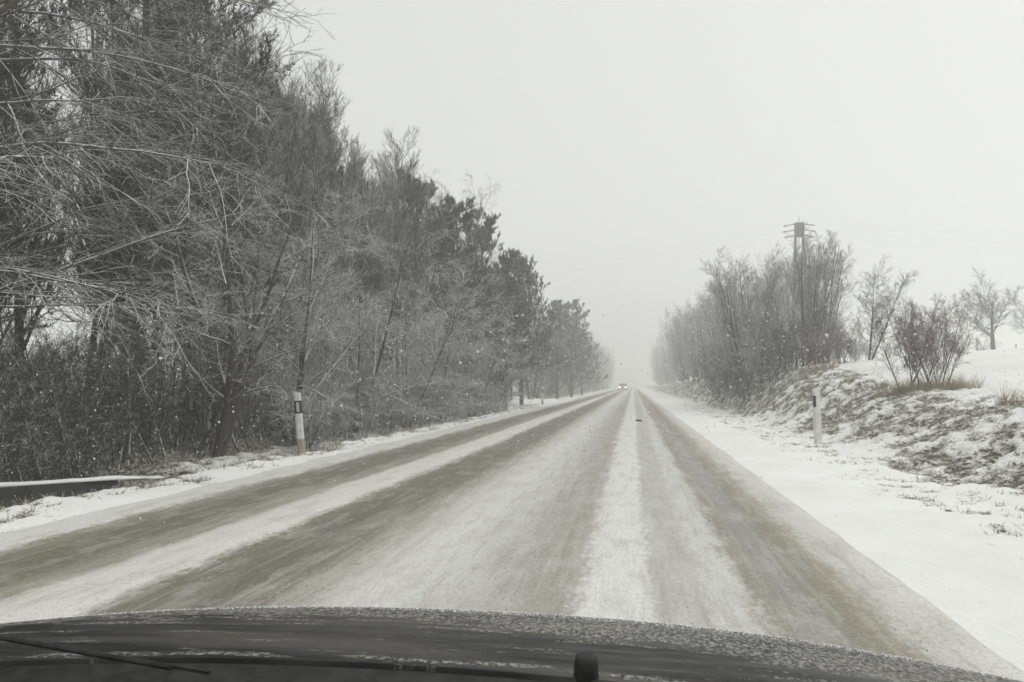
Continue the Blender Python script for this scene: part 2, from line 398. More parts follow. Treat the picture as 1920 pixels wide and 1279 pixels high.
def tree_meshes(seed, H, stems=1, spread=.1, trunk_r=.12, nb=30, b0=.2, bang=.8, blen=.38, btrop=.5, n2=9, n3=6, n4=3, ang2=.75, ang3=.75,
                trunk_mat='bark', twig_mat='twig', trop2=.25, trop3=.15, jit=.06, fall1=.65, tr=.0042, lean=(0, 0), stem_trop=.35, flat=0, l2=.42, l3=.42, l4=.5, vary=.25, blift=0, base_r=0, sj=.022, sway=.25):
    r = np.random.RandomState(seed)
    az = r.uniform(0, 6.28, stems) + np.arange(stems) * 2.4
    d = np.stack([np.cos(az) * spread + lean[0], np.sin(az) * spread + lean[1], np.ones(stems)], 1)
    st = np.stack([np.cos(az), np.sin(az), az * 0], 1) * (.0 if stems == 1 else trunk_r * 1.3); st[:, 2] = -.15
    if base_r: st[:, :2] = r.normal(size=(stems, 2)) * base_r
    L = np.full(stems, H) * (1 if stems == 1 else r.uniform(1 - vary, 1.05, stems)); R0 = np.full(stems, trunk_r) * (L / H)
    P0, R_0 = polylines(r, st, d, L, R0, 14, sj, stem_trop, .12, sway=sway)
    S, D, Lb, Rb = spawn(r, P0, R_0, max(1, nb // stems), b0, .98, bang, .18, blen, .5, fall1, flat=flat)
    D[:, 2] += blift
    P1, R1 = polylines(r, S, D, Lb, Rb, 7, jit * 1.3, btrop, .2)
    S, D, L2_, R2_ = spawn(r, P1, R1, n2, .12, 1, ang2, .22, l2, .6, .5, .08, flat=flat, rmin=tr * 1.2)
    P2, R2 = polylines(r, S, D, L2_, R2_, 4, jit * 1.6, trop2, .45)
    S, D, L3_, R3_ = spawn(r, P2, R2, n3, .15, 1, ang3, .25, l3, .7, .4, .05, flat=flat * .6, rmin=tr)
    P3, R3 = polylines(r, S, D, L3_, R3_, 3, jit * 1.8, trop3, .6)
    parts = [tubes(P1, R1, 5, r), tubes(P2, R2, 3, r), tubes(P3, R3, 3, r)]
    if n4:
        S, D, L4_, R4_ = spawn(r, P3, R3, n4, .25, 1, ang3, .3, l4, .75, .3, .03, rmin=tr * .75)
        P4, R4 = polylines(r, S, D, L4_, R4_, 2, jit * 2, trop3, .7)
        parts.append(tubes(P4, R4, 3, r))
    v0, f0 = tubes(P0, R_0, 9, r)
    tm = np_mesh('trunk', v0, f0, [M[trunk_mat]], smooth=True)
    vc, fc = join(parts)
    cm = np_mesh('crown', vc, fc, [M[twig_mat]])
    return {'trunk': tm, 'crown': cm}

def pine_meshes(seed, H, trunk_r=.14, nl=60, b0=.12, spread=.26, nshoot=10, nsub=3, nn=34, nlen=.11, nw=.014, mat='needle', top=.35, lean=(0, 0)):
    r = np.random.RandomState(seed)
    P0, R_0 = polylines(r, np.array([[0, 0, -.1]]), np.array([[lean[0], lean[1], 1.]]), np.array([H]), np.array([trunk_r]), 14, .008, .5, .12, sway=0)
    S, D, Lb, Rb = spawn(r, P0, R_0, nl, b0, .995, 1.15, .2, spread, .35, .0, rmin=.01)
    tt = (S[:, 2] / H); prof = np.interp(tt, [0, .15, .4, .75, 1], [.75, 1.0, .95, .55, .18]); Lb = spread * H * prof * r.uniform(.7, 1.2, len(S))
    P1, R1 = polylines(r, S, D, Lb, Rb, 6, .08, .55, .3)
    S, D, L2_, R2_ = spawn(r, P1, R1, nshoot, .2, 1, .8, .2, .33, .6, .45, .12, rmin=.006)
    P2, R2 = polylines(r, S, D, L2_, R2_, 4, .1, .7, .5)
    S, D, L3_, R3_ = spawn(r, P2, R2, nsub, .35, 1.0, .7, .2, .35, .7, .2, .10, rmin=.005)
    P3, R3 = polylines(r, S, D, L3_, R3_, 2, .12, .9, .6)
    lv, lf = join([tubes(P1, R1, 5, r), tubes(P2, R2, 3, r), tubes(P3, R3, 3, r)])
    # needles
    def need(P, cnt, s0):
        n, mm, _ = P.shape; k = n * cnt; pi = np.repeat(np.arange(n), cnt); t = r.uniform(s0, 1, k); f = np.clip(t, 0, .999) * (mm - 1); i = f.astype(int); u = (f - i)[:, None]
        S = P[pi, i] * (1 - u) + P[pi, i + 1] * u; T = norm(P[pi, i + 1] - P[pi, i])
        q = r.normal(size=(k, 3)); q = norm(q - (q * T).sum(1, keepdims=True) * T)
        a = r.uniform(.35, 1.1, k)[:, None]; D = norm(T * np.cos(a) + q * np.sin(a) + np.array([0, 0, .15]))
        side = norm(np.cross(D, r.normal(size=(k, 3)))) * nw * .5
        L = nlen * r.uniform(.7, 1.25, k)[:, None]
        V = np.stack([S - side, S + side, S + D * L], 1).reshape(-1, 3)
        return V, np.arange(k * 3).reshape(-1, 3)
    nv, nf_ = join([need(P3, nn, .1), need(P2, int(nn * .7), .35)])
    v0, f0 = tubes(P0, R_0, 8, r)
    return {'trunk': np_mesh('trunk', v0, f0, [M['bark']], smooth=True), 'limbs': np_mesh('limbs', lv, lf, [M['bark']]), 'needles': np_mesh('needles', nv, nf_, [M[mat]])}

LIB = {}
LIB['up1'] = tree_meshes(1, 10.5, trunk_r=.10, jit=.022, nb=50, b0=.12, bang=.6, blen=.32, btrop=.9, ang2=.6, ang3=.5, trop3=.4, sj=.014, sway=.3, n2=9, n3=6, n4=3, trop2=.5, fall1=.62, twig_mat='twig_dark')
LIB['up2'] = tree_meshes(2, 10.0, stems=3, spread=.13, trunk_r=.08, jit=.022, nb=51, b0=.2, bang=.5, blen=.27, btrop=.9, ang2=.6, ang3=.5, trop3=.4, sj=.014, sway=.3, n2=9, n3=6, n4=3, trop2=.5, twig_mat='twig')
LIB['up3'] = tree_meshes(33, 11.0, stems=2, spread=.1, trunk_r=.08, jit=.022, nb=46, b0=.25, bang=.45, blen=.27, btrop=1.0, ang2=.6, ang3=.5, trop3=.4, sj=.014, sway=.3, n2=9, n3=6, n4=2, trop2=.6, twig_mat='twig')
LIB['arch1'] = tree_meshes(4, 5.6, stems=6, spread=.40, trunk_r=.055, nb=60, b0=.1, bang=.95, blen=.52, btrop=-.1, n2=10, n3=6, n4=3, trop2=-.1, trop3=0, stem_trop=.25, flat=.6, vary=.35, fall1=.4, jit=.035, l2=.45, twig_mat='twig_snowy', ang2=.55)
LIB['arch2'] = tree_meshes(5, 5.2, stems=5, spread=.42, trunk_r=.055, nb=55, b0=.08, bang=1.05, blen=.54, btrop=-.15, n2=10, n3=6, n4=3, trop2=-.1, trop3=0, stem_trop=.3, flat=.7, vary=.35, fall1=.4, jit=.035, l2=.45, twig_mat='twig_snowy', ang2=.55)
LIB['shrub3'] = tree_meshes(17, 2.1, stems=12, spread=.45, base_r=.35, trunk_r=.016, nb=84, b0=.05, bang=.6, blen=.45, btrop=.2, n2=7, n3=5, n4=1, tr=.0036, trop2=.0, twig_mat='brush_grey', vary=.5, fall1=.4, stem_trop=.15)
LIB['shrub1'] = tree_meshes(6, 2.3, stems=11, spread=.45, base_r=.35, trunk_r=.022, nb=54, b0=.1, bang=.6, blen=.42, btrop=.4, n2=6, n3=4, n4=2, tr=.0032, trop2=.2, twig_mat='twig_dark', vary=.5, fall1=.4, stem_trop=.2)
LIB['shrub2'] = tree_meshes(7, 2.1, stems=20, spread=.42, base_r=.26, jit=.07, trunk_r=.018, nb=100, b0=.15, bang=.45, blen=.38, btrop=.7, n2=5, n3=4, n4=2, tr=.0035, trop2=.6, twig_mat='twig_red', vary=.35, fall1=.4, stem_trop=.25)
LIB['birch1'] = tree_meshes(8, 8.5, stems=2, spread=.1, trunk_r=.09, nb=40, b0=.1, bang=.6, blen=.34, btrop=.5, n2=9, n3=5, n4=3, trop2=-.3, trop3=-.5, twig_mat='twig_birch', fall1=.5, jit=.035)
LIB['stems'] = tree_meshes(9, 6.3, stems=10, spread=.27, base_r=.2, sj=.012, sway=.2, trunk_r=.06, jit=.025, nb=130, b0=.12, ang3=.6, bang=.7, blen=.25, btrop=.55, n2=10, n3=7, n4=0, tr=.005, stem_trop=.2, vary=.2, fall1=.45, twig_mat='twig')
LIB['far1'] = tree_meshes(10, 8.5, stems=3, spread=.26, trunk_r=.1, nb=66, b0=.03, bang=.65, blen=.32, btrop=.5, n2=8, n3=5, n4=0, tr=.008, twig_mat='twig_birch', fall1=.45, jit=.035)
LIB['far2'] = tree_meshes(11, 8.0, stems=4, spread=.25, trunk_r=.09, nb=64, b0=.02, bang=.75, blen=.35, btrop=.3, n2=8, n3=5, n4=0, tr=.008, twig_mat='twig', fall1=.4, jit=.035)
LIB['orchard'] = tree_meshes(12, 3.6, stems=1, spread=.06, jit=.03, sj=.012,  trunk_r=.13, nb=15, b0=.34, bang=.75, blen=.78, btrop=.55, n2=12, n3=7, n4=2, tr=.007, stem_trop=.35, fall1=.35, l2=.38, twig_mat='twig_dark')
LIB['lean'] = tree_meshes(13, 3.9, stems=3, spread=.3, jit=.035, trunk_r=.045, nb=48, b0=.2, bang=.8, blen=.38, btrop=.4, n2=7, n3=4, n4=2, tr=.005, lean=(.25, 0), fall1=.35, twig_mat='twig_dark')
LIB['vtree'] = tree_meshes(19, 5.6, stems=7, spread=.3, sj=.07, sway=1.2, trunk_r=.085, nb=54, b0=.15, bang=.85, blen=.40, btrop=.1, n2=9, n3=6, n4=2, trop2=0, flat=.45, stem_trop=.05, twig_mat='twig', vary=.25, fall1=.45, jit=.06)
LIB['pine1'] = pine_meshes(21, 10.0, nl=70, nshoot=12, nsub=3, nn=26, nw=.022, nlen=.13, spread=.3)
LIB['pinenear'] = pine_meshes(27, 13.5, trunk_r=.17, nl=84, nshoot=13, nsub=4, nn=20, nw=.02, nlen=.10, spread=.24)
LIB['pine2'] = pine_meshes(22, 10.0, nl=64, nshoot=11, nsub=3, nn=26, nw=.022, nlen=.13, mat='needle_snowy', spread=.34)
LIB['pinefar'] = pine_meshes(23, 9.0, nl=60, nshoot=9, nsub=2, nn=20, nlen=.18, nw=.04, spread=.32, mat='needle_snowy')

def plant(kind, name, x, y, s, rz, label, cat, group=None, sz=None, z=None, tilt=(0, 0)):
    o = empty(name, (x, y, (gh(x, y) if z is None else z) - .03), rz)
    o.rotation_euler = (tilt[0], tilt[1], rz); o.scale = (s, s, s * (sz or 1))
    for part, me in LIB[kind].items(): add(part, me, o)
    tag(o, label, cat, group); return o

# near overhanging tree: long limbs reaching over the road
def overhang(seed, loc, heights, label, z_up=.2, L=4.7):
    r = np.random.RandomState(seed)
    root = empty('overhanging_tree', loc)
    P0, R_0 = polylines(r, np.array([[0, 0, -.2]]), np.array([[.05, -.02, 1.]]), np.array([9.5]), np.array([.2]), 14, .02, .3, .25)
    nl = len(heights); S = np.zeros((nl, 3)); D = np.zeros((nl, 3))
    for i, h in enumerate(heights):
        k = min(h / 9.5 * 14, 13.9); S[i] = P0[0, int(k)]; S[i, 2] = h
        D[i] = (1, r.uniform(-.35, .35), z_up + r.uniform(-.2, .2) + (.45 if i == 7 else 0))
    P1, R1 = polylines(r, S, D, r.uniform(.8, 1.1, nl) * L, r.uniform(.022, .036, nl) * np.where(np.arange(nl) == 7, 2.2, 1), 14, .05, -.42, .12, sway=1.7)
    S, D, L2, R2 = spawn(r, P1, R1, 15, .12, 1, .5, .2, .36, .5, .45, .3, rmin=.006, flat=.5)
    P2, R2 = polylines(r, S, D, L2, R2, 7, .08, -.3, .3, sway=1.2)
    S, D, L3, R3 = spawn(r, P2, R2, 7, .1, 1, .55, .22, .34, .6, .45, .12, rmin=.0042, flat=.4)
    P3, R3 = polylines(r, S, D, L3, R3, 4, .09, -.2, .5)
    S, D, L4, R4 = spawn(r, P3, R3, 2, .2, 1, .5, .25, .4, .7, .3, .04, rmin=.0032)
    P4, R4 = polylines(r, S, D, L4, R4, 2, .12, 0, .6)
    v, f = tubes(P0, R_0, 10, r); add('trunk', np_mesh('trunk', v, f, [M['bark_pale']], smooth=True), root)
    v, f = tubes(P1, R1, 8, r); add('limbs', np_mesh('limbs', v, f, [M['bark_pale']], smooth=True), root)
    v, f = join([tubes(P2, R2, 5, r), tubes(P3, R3, 3, r), tubes(P4, R4, 3, r)]); add('twigs', np_mesh('twigs', v, f, [M['twig_over']]), root)
    tag(root, label, 'tree'); return root
overhang(101, (-9.4, 8.3, gh(-9.4, 8.3)), [2.3, 2.8, 3.1, 3.6, 4.0, 4.4, 4.9, 5.3, 5.8, 6.3, 6.8], 'nearest bare tree at the left edge, long snow-lined limbs fanning over the verge')
overhang(102, (-10.5, 11.2, gh(-10.5, 11.2)), [2.3, 3.1, 3.9, 4.6, 5.4, 6.2, 7.0], 'bare tree just behind the nearest one at the left edge', .3, 4.3)

# ------------------------------------------------------------------ left wood
rd = random.Random(5)
plant('vtree', 'bare_tree', -7.7, 13.7, 1.0, .6, 'dark forked tree with splayed stems just left of the nearest white post', 'tree')
G_arch = 'spreading bare trees along the edge of the left wood'
arch = [(-7.7, 17.4, 1.02, 'low spreading bare tree directly behind the nearest white marker post, twigs lined with snow'),
        (-7.6, 21.0, 1.0, 'second spreading bare tree behind the nearest marker post, drooping toward the verge'),
        (-7.3, 25.0, 1.0, 'spreading bare tree midway between the nearest marker post and the pines'),
        (-7.3, 29.0, .95, 'spreading snow-lined bare tree just before the first pine at the roadside'),
        (-6.9, 33.5, .8, 'low spreading bare tree in front of the tall dark pine'),
        (-6.7, 39.0, .72, 'small spreading bare tree at the foot of the pines beside the verge')]
for i, (x, y, s, lab) in enumerate(arch): plant('arch1' if i % 2 else 'arch2', 'bare_tree', x, y, s, rd.uniform(0, 6), lab, 'tree', G_arch)
pines = [('pinenear', -10.2, 15.2, 1.0, 'tallest dark pine at the upper left, its top leaving the frame behind the bare limbs'),
         ('pinenear', -11.2, 10.6, .95, 'dark pine deep behind the overhanging tree at the far left'),
         ('pine2', -14.2, 11.6, 1.15, 'dark pine deepest behind the overhanging tree at the left frame edge'),
         ('pine1', -15.5, 15.5, 1.1, 'dark pine far back in the wood left of the forked tree'),
         ('pine1', -11.2, 23.0, 1.0, 'dark pine half hidden among the upright bare trees left of center'),
         ('pine1', -8.3, 37.5, .99, 'dark pine whose pointed top stands clear of the bare trees mid left'),
         ('pine2', -9.4, 34.0, 1.0, 'greyer pine just left of the clear-topped dark pine, mostly behind twigs'),
         ('pine1', -8.0, 42.0, 1.02, 'dark pine just right of the clear-topped one, stepping down toward the road'),
         ('pine2', -7.0, 50.0, .95, 'snow-flecked pine beside the opening of the side track'),
         ('pine1', -6.9, 34.5, .62, 'shorter dark pine in front of the clear-topped one, close to the road'),
         ('pine2', -6.9, 43.0, .85, 'snow-flecked pine leaning over the verge below the second dark pine'),
         ('pine2', -8.6, 56.0, .93, 'snow-flecked pine behind the side track opening, last of the dense pines')]
for k, x, y, s, lab in pines: plant(k, 'pine_tree', x, y, s, rd.uniform(0, 6), lab, 'tree', 'pines in the left wood')
up = [(-9.8, 16.4), (-10.6, 20.3), (-8.8, 19.2), (-12.8, 18.2), (-9.4, 23.0), (-11.6, 24.0), (-9.2, 26.8), (-12.4, 28.0), (-10.4, 29.3), (-8.7, 31.0), (-12.0, 32.5), (-9.9, 33.0), (-14.2, 20.5), (-15.5, 17.0),
      (-13.6, 35.0), (-11.8, 37.5), (-9.4, 40.5), (-15.0, 30.0), (-11.5, 43.0), (-9.6, 46.0), (-16.8, 25.0), (-14.6, 10.2), (-16.8, 13.0), (-11.4, 8.4)]
for k in range(34):
    yy = 18 + 18 * (k + rd.random()) / 34; up.append((-9.3 - rd.random() ** .8 * 6.5, yy))
up += [(-9.7, 20.3), (-9.6, 23.7), (-10.0, 25.4), (-9.6, 27.2), (-10.1, 29.1), (-9.6, 17.6), (-9.8, 19.4), (-9.5, 21.2), (-9.9, 22.8), (-9.5, 24.6), (-9.8, 26.3), (-9.4, 28.2), (-9.7, 30.0), (-9.3, 31.8)]
up += [(-17.5, 9.0), (-19, 11), (-17, 12.2), (-19.5, 14), (-18, 16), (-20, 18.5), (-18.2, 20.5), (-21, 13), (-21.5, 16.5)]
for i, (x, y) in enumerate(up):
    k = ('up1', 'up2', 'up3')[i % 3]
    sec = next(t for lim, t in ((12, 'behind the snow-capped wall'), (16.5, 'left of the forked tree'), (19.5, 'behind the forked tree'), (22, 'behind the spreading tree at the white post'), (25, 'behind the second spreading tree'),
               (28, 'behind the third spreading tree'), (31, 'behind the fourth spreading tree'), (34.5, 'left of the clear-topped pine'), (60, 'behind the clear-topped pine')) if y < lim)
    dep = 'near edge of the wood, ' if x > -10.6 else 'middle of the wood, ' if x > -13 else 'deep in the wood, '
    if y < 13 and x > -11: continue
    h = (1.15 + abs(x) * rd.uniform(.78, .93)) / 10.5
    plant(k, 'upright_tree', x, y, min(h, 1.12 if x < -16 else 1.25), rd.uniform(0, 6), 'upright bare tree, ' + dep + sec, 'tree', 'upright bare trees of the left wood')
bl = [(-9.2, 33.8, 1.2, 'thin birch top feathering above the wood left of the clear-topped pine'), (-9.0, 39.6, 1.26, 'tall wispy birch rising just behind the clear-topped dark pine'),
      (-8.6, 46.5, 1.12, 'faint wispy birch rising above the pines nearest the side track')]
for x, y, s, lab in bl: plant('birch1', 'birch_tree', x, y, s, rd.uniform(0, 6), lab, 'tree', 'birches behind the pines')
# brush
G_b = 'brush under the left wood'
brush = []
for y in (5.0, 6.6, 8.2, 9.8, 11.4, 13, 14.8, 16.4, 18, 19.8, 21.6, 23.6, 25.8, 28, 30.4, 33, 36, 39, 42, 45):
    if 5.5 < y < 16: brush.append((-8.0 - rd.uniform(0, .6), y + .8)); brush.append((-9.6 - rd.uniform(0, 1), y + .3))
    brush.append((-7.55 - rd.uniform(0, .5) - (.45 if 11 < y < 19 else 0), y)); brush.append((-8.4 - rd.uniform(0, 1.0), y + rd.uniform(-.5, .8)))
for y in (16.0, 18.6, 21.4, 25, 29, 34): brush.append((-6.75 - rd.uniform(0, .2), y + rd.random()))
for y in (6, 9, 12, 15, 18, 22, 26): brush.append((-11.2 + rd.uniform(-.8, .8), y)); brush.append((-13.6 + rd.uniform(-.8, .8), y + 1))
for k in range(12): brush.append((-16.5 - 5 * rd.random(), 9 + 13 * (k + rd.random()) / 12))
for k in range(16): brush.append((-11.5 - 5 * rd.random(), 6.5 + 10 * (k + rd.random()) / 16))
for x, y in brush:
    where = next(t for lim, t in ((7.4, 'behind the near end of the snow-capped wall'), (10.8, 'behind the far end of the snow-capped wall'), (14.3, 'at the foot of the dark forked tree'),
             (18.5, 'behind the nearest white marker post'), (23, 'a little beyond the nearest white post'), (30, 'midway between the white post and the pines'), (38, 'under the clear-topped dark pine'), (60, 'under the last pines before the side track')) if y < lim)
    lab = ('low bare brush at the verge edge ' if x > -8.2 else 'shaded bare brush, second row in, ' if x > -10 else 'brush deep inside the wood ') + where
    plant('shrub3' if (y > 15 and x > -9) else 'shrub1', 'bare_shrub', x, y, rd.uniform(.8, 1.2), rd.uniform(0, 6), lab, 'shrub', G_b)
# far left trees beyond the side track
fl = []
y = 64.0
while y < 300:
    fl.append((-8.0 - rd.uniform(0, 2), y)); fl.append((-10.8 - rd.uniform(0, 3), y + 2)); y += 3.4 + y * .015
for i, (x, y) in enumerate(fl):
    lab = ('roadside' if x > -10.2 else 'second-row') + ' bare tree ' + next(t for lim, t in ((78, 'at the far side of the side track mouth, left of the road'), (95, 'level with the first hazy pine beyond the side track'), (125, 'behind the last hazy pine on the left'), (190, 'fading to grey beyond the last hazy pine'), (999, 'nearly lost in haze at the far left end of the road')) if y < lim)
    plant('far1' if i % 2 else 'far2', 'distant_tree', x, y, rd.uniform(.95, 1.2) * (1 + .0012 * (y - 64)), rd.uniform(0, 6), lab, 'tree', 'distant trees left of the road')
for x, y, s, lab in [(-6.6, 86, 1.15, 'hazy dark pine beyond the side track, first of two leaning toward the road'), (-6.9, 73, 1.0, 'hazy broad pine just past the side track mouth'), (-6.6, 104, .95, 'hazy dark pine nearest the far end of the road, its limbs pointing at the gap')]:
    plant('pinefar', 'pine_tree', x, y, s, rd.uniform(0, 6), lab, 'tree', 'hazy pines beyond the side track')

# ------------------------------------------------------------------ right side trees
for x, y, s_, lab in [(5.5, 35.2, .46, 'low tree with snow-lined sideways branches at the foot of the tall many-stemmed tree'), (5.0, 41, .5, 'low snow-lined branching tree under the left many-stemmed tree'),
                      (4.9, 48.5, .56, 'low snow-lined branching tree where the right-hand row meets the bank')]:
    plant('arch1', 'bare_tree', x, y, s_, rd.uniform(0, 6), lab, 'tree', 'low spreading trees under the right-hand row')
for x, y, s_, lab in [(6.3, 41.5, .74, 'full rounded bare tree filling the gap left of the many-stemmed trees'), (7.6, 42.5, .78, 'full bare tree behind the left many-stemmed tree'), (5.6, 47.0, .74, 'rounded bare tree just beyond the many-stemmed trees, road side'),
                      (7.8, 34.8, .55, 'bushy bare tree filling the space right of the pylon foot')]:
    plant('far2', 'bare_tree', x, y, s_, rd.uniform(0, 6), lab, 'tree', 'full trees of the right-hand row')
plant('stems', 'bare_tree', 6.9, 33.5, .83, .3, 'tall many-stemmed bare tree right in front of the pylon on the right bank', 'tree')
plant('stems', 'bare_tree', 5.4, 38.5, .98, 2.2, 'many-stemmed bare tree left of the pylon, on the road side', 'tree')
plant('stems', 'bare_tree', 8.6, 38.0, .88, 4.0, 'many-stemmed bare tree behind and right of the one before the pylon', 'tree')
plant('lean', 'bare_tree', 9.3, 33.5, .86, .2, 'small crooked bare tree leaning right between the pylon and the reddish shrub', 'tree')
plant('shrub2', 'bare_shrub', 6.85, 20.3, 1.02, .3, 'reddish upright shrub on top of the right bank against the snowy field', 'shrub')
plant('shrub2', 'bare_shrub', 8.4, 25.0, .98, 1.9, 'duller shrub just behind the reddish one on the bank', 'shrub')
plant('shrub2', 'bare_shrub', 6.6, 29.5, .72, 3.0, 'low reddish shrub at the foot of the small leaning tree on the bank', 'shrub')
plant('shrub2', 'bare_shrub', 7.9, 31.5, .8, 4.0, 'low reddish shrub tucked behind the brush end below the leaning tree', 'shrub')
rb = [(4.7, 41, .8), (4.6, 35.0, .6), (5.4, 33.0, 1.0), (5.0, 36.5, 1.05), (6.0, 31.0, .75), (5.2, 40.5, 1.2), (6.6, 37, 1.0), (4.9, 45, 1.2), (6.3, 44, 1.3), (5.2, 50, 1.35), (5.4, 56, 1.3), (7.2, 35, .9), (5.6, 63, 1.3), (7.4, 41, 1.2), (5.8, 34.8, 1.1)]
for x, y, s in rb: plant('shrub1', 'bare_shrub', x, y, s, rd.uniform(0, 6), 'grey snow-dusted brush along the foot of the right-hand trees', 'shrub', 'brush under the right-hand trees')
y = 43.0; i = 0
while y < 260:
    for xx in ((6.2, 8.6) if y < 110 else (7.2,)):
        x = xx + rd.uniform(-.4, .6)
        lab = ('road-side' if xx < 8 else 'field-side') + ' bare tree of the right-hand row, ' + next(t for lim, t in ((52, 'just left of the many-stemmed trees'), (66, 'where its outline stands rounded and dense'), (90, 'where its outline starts stepping down'), (130, 'near its low far end'), (999, 'almost lost in the haze')) if y < lim)
        sc_ = np.interp(y, [43, 55, 75, 95, 140, 260], [.72, .78, .95, 1.08, 1.12, 1.25]) * rd.uniform(.9, 1.1)
        plant('far1' if i % 2 else 'far2', 'row_tree', x, y, sc_, rd.uniform(0, 6), lab, 'tree', 'row of trees right of the road'); i += 1
    y += 3.6 + y * .03
# trees on the field's crest
plant('orchard', 'orchard_tree', 25.7, 62.0, 1.45, .5, 'round-crowned bare tree standing alone on the crest of the snowy field', 'tree', sz=.74)
plant('orchard', 'orchard_tree', 29.2, 63.0, 1.2, 2.5, 'hazy bare tree cut by the right frame edge on the field crest', 'tree', sz=.74)
for x, y, s in [(15.2, 66, .8), (17.4, 67, .9), (19.0, 68, .75), (21.4, 70, .8), (23.6, 72, .85), (27, 72, .9), (30, 74, 1.0), (13.5, 64, .9), (14.6, 60.5, .75), (16.0, 61, .7), (17.2, 61.5, .6)]:
    plant('shrub1', 'hedge_shrub', x, y, s * 1.1, rd.uniform(0, 6), 'faint grey hedge shrub along the crest behind the snowy field', 'shrub', 'hedge along the field crest', z=gh(x, y) + (.35 if y > 66 else 0))
for i, (x, y, lab) in enumerate([(24.6, 62, 'thin wooden stake just left of the round-crowned tree'), (27.2, 62, 'thin wooden stake right of the round-crowned tree')]):
    mb = MB(); mb.bar((0, 0, -.2), (.03, 0, 1.25 - .5 * i), .035, 6, .03); o = mb.build('wooden_stake', M['fence_wood']); o.location = (x, y, gh(x, y)); tag(o, lab, 'stake', 'stakes on the field crest')

# ------------------------------------------------------------------ grass and twigs on the verges (real blades)
def blades(name, pts, hgt, wid, mat, seed, lean=.6):
    r = np.random.RandomState(seed); k = len(pts)
    z = height(pts[:, 0], pts[:, 1]) - .015
    S = np.stack([pts[:, 0], pts[:, 1], z], 1)
    D = norm(np.stack([r.normal(size=k) * lean, r.normal(size=k) * lean, np.ones(k)], 1)); sd = norm(np.cross(D, r.normal(size=(k, 3)))) * wid * .5
    L = (hgt * r.uniform(.4, 1.2, k))[:, None]
    V = np.stack([S - sd, S + sd, S + D * L + np.stack([r.normal(size=k), r.normal(size=k), -np.abs(r.normal(size=k))], 1) * L * .25], 1).reshape(-1, 3)
    o = add(name, np_mesh(name, V, np.arange(k * 3).reshape(-1, 3), [M[mat]])); return o
r = np.random.RandomState(77)
def scatter(n_, x0, x1, y0, y1, thr, p=1.0):
    Y = y0 * (y1 / y0) ** (r.rand(n_) ** p); X = r.uniform(x0, x1, n_)
    g_, _ = grass_amount(X, Y); k = g_ > thr + r.rand(n_) * .4
    return np.stack([X[k], Y[k]], 1)
p1 = scatter(46000, 2.7, 7.4, 5, 60, .25)
tag(blades('bank_grass', p1, .07 + .02 * np.clip(p1[:, 1] / 20, 0, 2), .010, 'dry_grass', 1, .9), 'short snow-dusted grass poking through on the right bank', 'grass', kind='stuff')
p2 = scatter(110000, -9.5, -5.1, 4, 60, .3)
tag(blades('verge_grass', p2, .10 + .03 * np.clip(p2[:, 1] / 20, 0, 2), .010, 'dry_grass', 2, .9), 'snow-dusted weeds and grass along the left verge', 'grass', kind='stuff')
def clump(cx, cy, rad, n_):
    a = r.uniform(0, 6.28, n_); q = rad * np.sqrt(r.rand(n_)); return np.stack([cx + q * np.cos(a) * 1.3, cy + q * np.sin(a)], 1)
p3 = np.concatenate([clump(6.9, 19.9, .55, 900), clump(6.2, 20.2, .4, 380), clump(7.4, 19.4, .3, 260), clump(6.3, 28.5, .5, 500), clump(6.3, 14.4, .25, 180), clump(6.5, 13.2, .2, 130), clump(6.0, 23.6, .2, 60)])
tag(blades('dead_grass', p3, np.full(len(p3), .46), .009, 'tan_grass', 3, .4), 'tan dead grass in clumps along the top of the right bank', 'grass', kind='stuff')

# ------------------------------------------------------------------ low wall at the culvert
cw = empty('culvert_wall', (-7.75, 6.72, -.05), math.radians(-44))
def strip(x0, x1, zb, zt, y0, y1, amp, seed, seg=60):
    Y = np.linspace(y0, y1, seg); z_t = zt + amp * (fbm(Y, Y * 0, 2.5, seed, 3) - .5)
    taper = np.clip((y1 - Y) / .5, .15, 1); z_t = zb + (z_t - zb) * taper
    V = []
    for j, yy in enumerate(Y):
        wv = .02 * math.sin(yy * 3.1 + seed); xm = (x0 + x1) / 2
        V += [(x0 + wv, yy, zb), (x0 + wv * .5, yy, z_t[j] - .02), (xm, yy, z_t[j]), (x1 + wv, yy, z_t[j] - .02), (x1 + wv, yy, zb)]
    V = np.array(V); F = []
    for j in range(seg - 1):
        for k in range(5): F.append([j * 5 + k, j * 5 + (k + 1) % 5, (j + 1) * 5 + (k + 1) % 5, (j + 1) * 5 + k])
    return V, np.array(F)
v, f = strip(-.09, .09, -1.2, .11, -2.2, 3.1, .02, 3); add('wall', np_mesh('wall', v, f, [M['concrete']]), cw)
v, f = strip(-.10, .10, .105, .145, -2.2, 3.05, .03, 5); add('snow_cap', np_mesh('snow_cap', v, f, [M['snow']], smooth=True), cw)
tag(cw, 'low dark concrete culvert wall with a cap of snow on the left verge', 'wall')

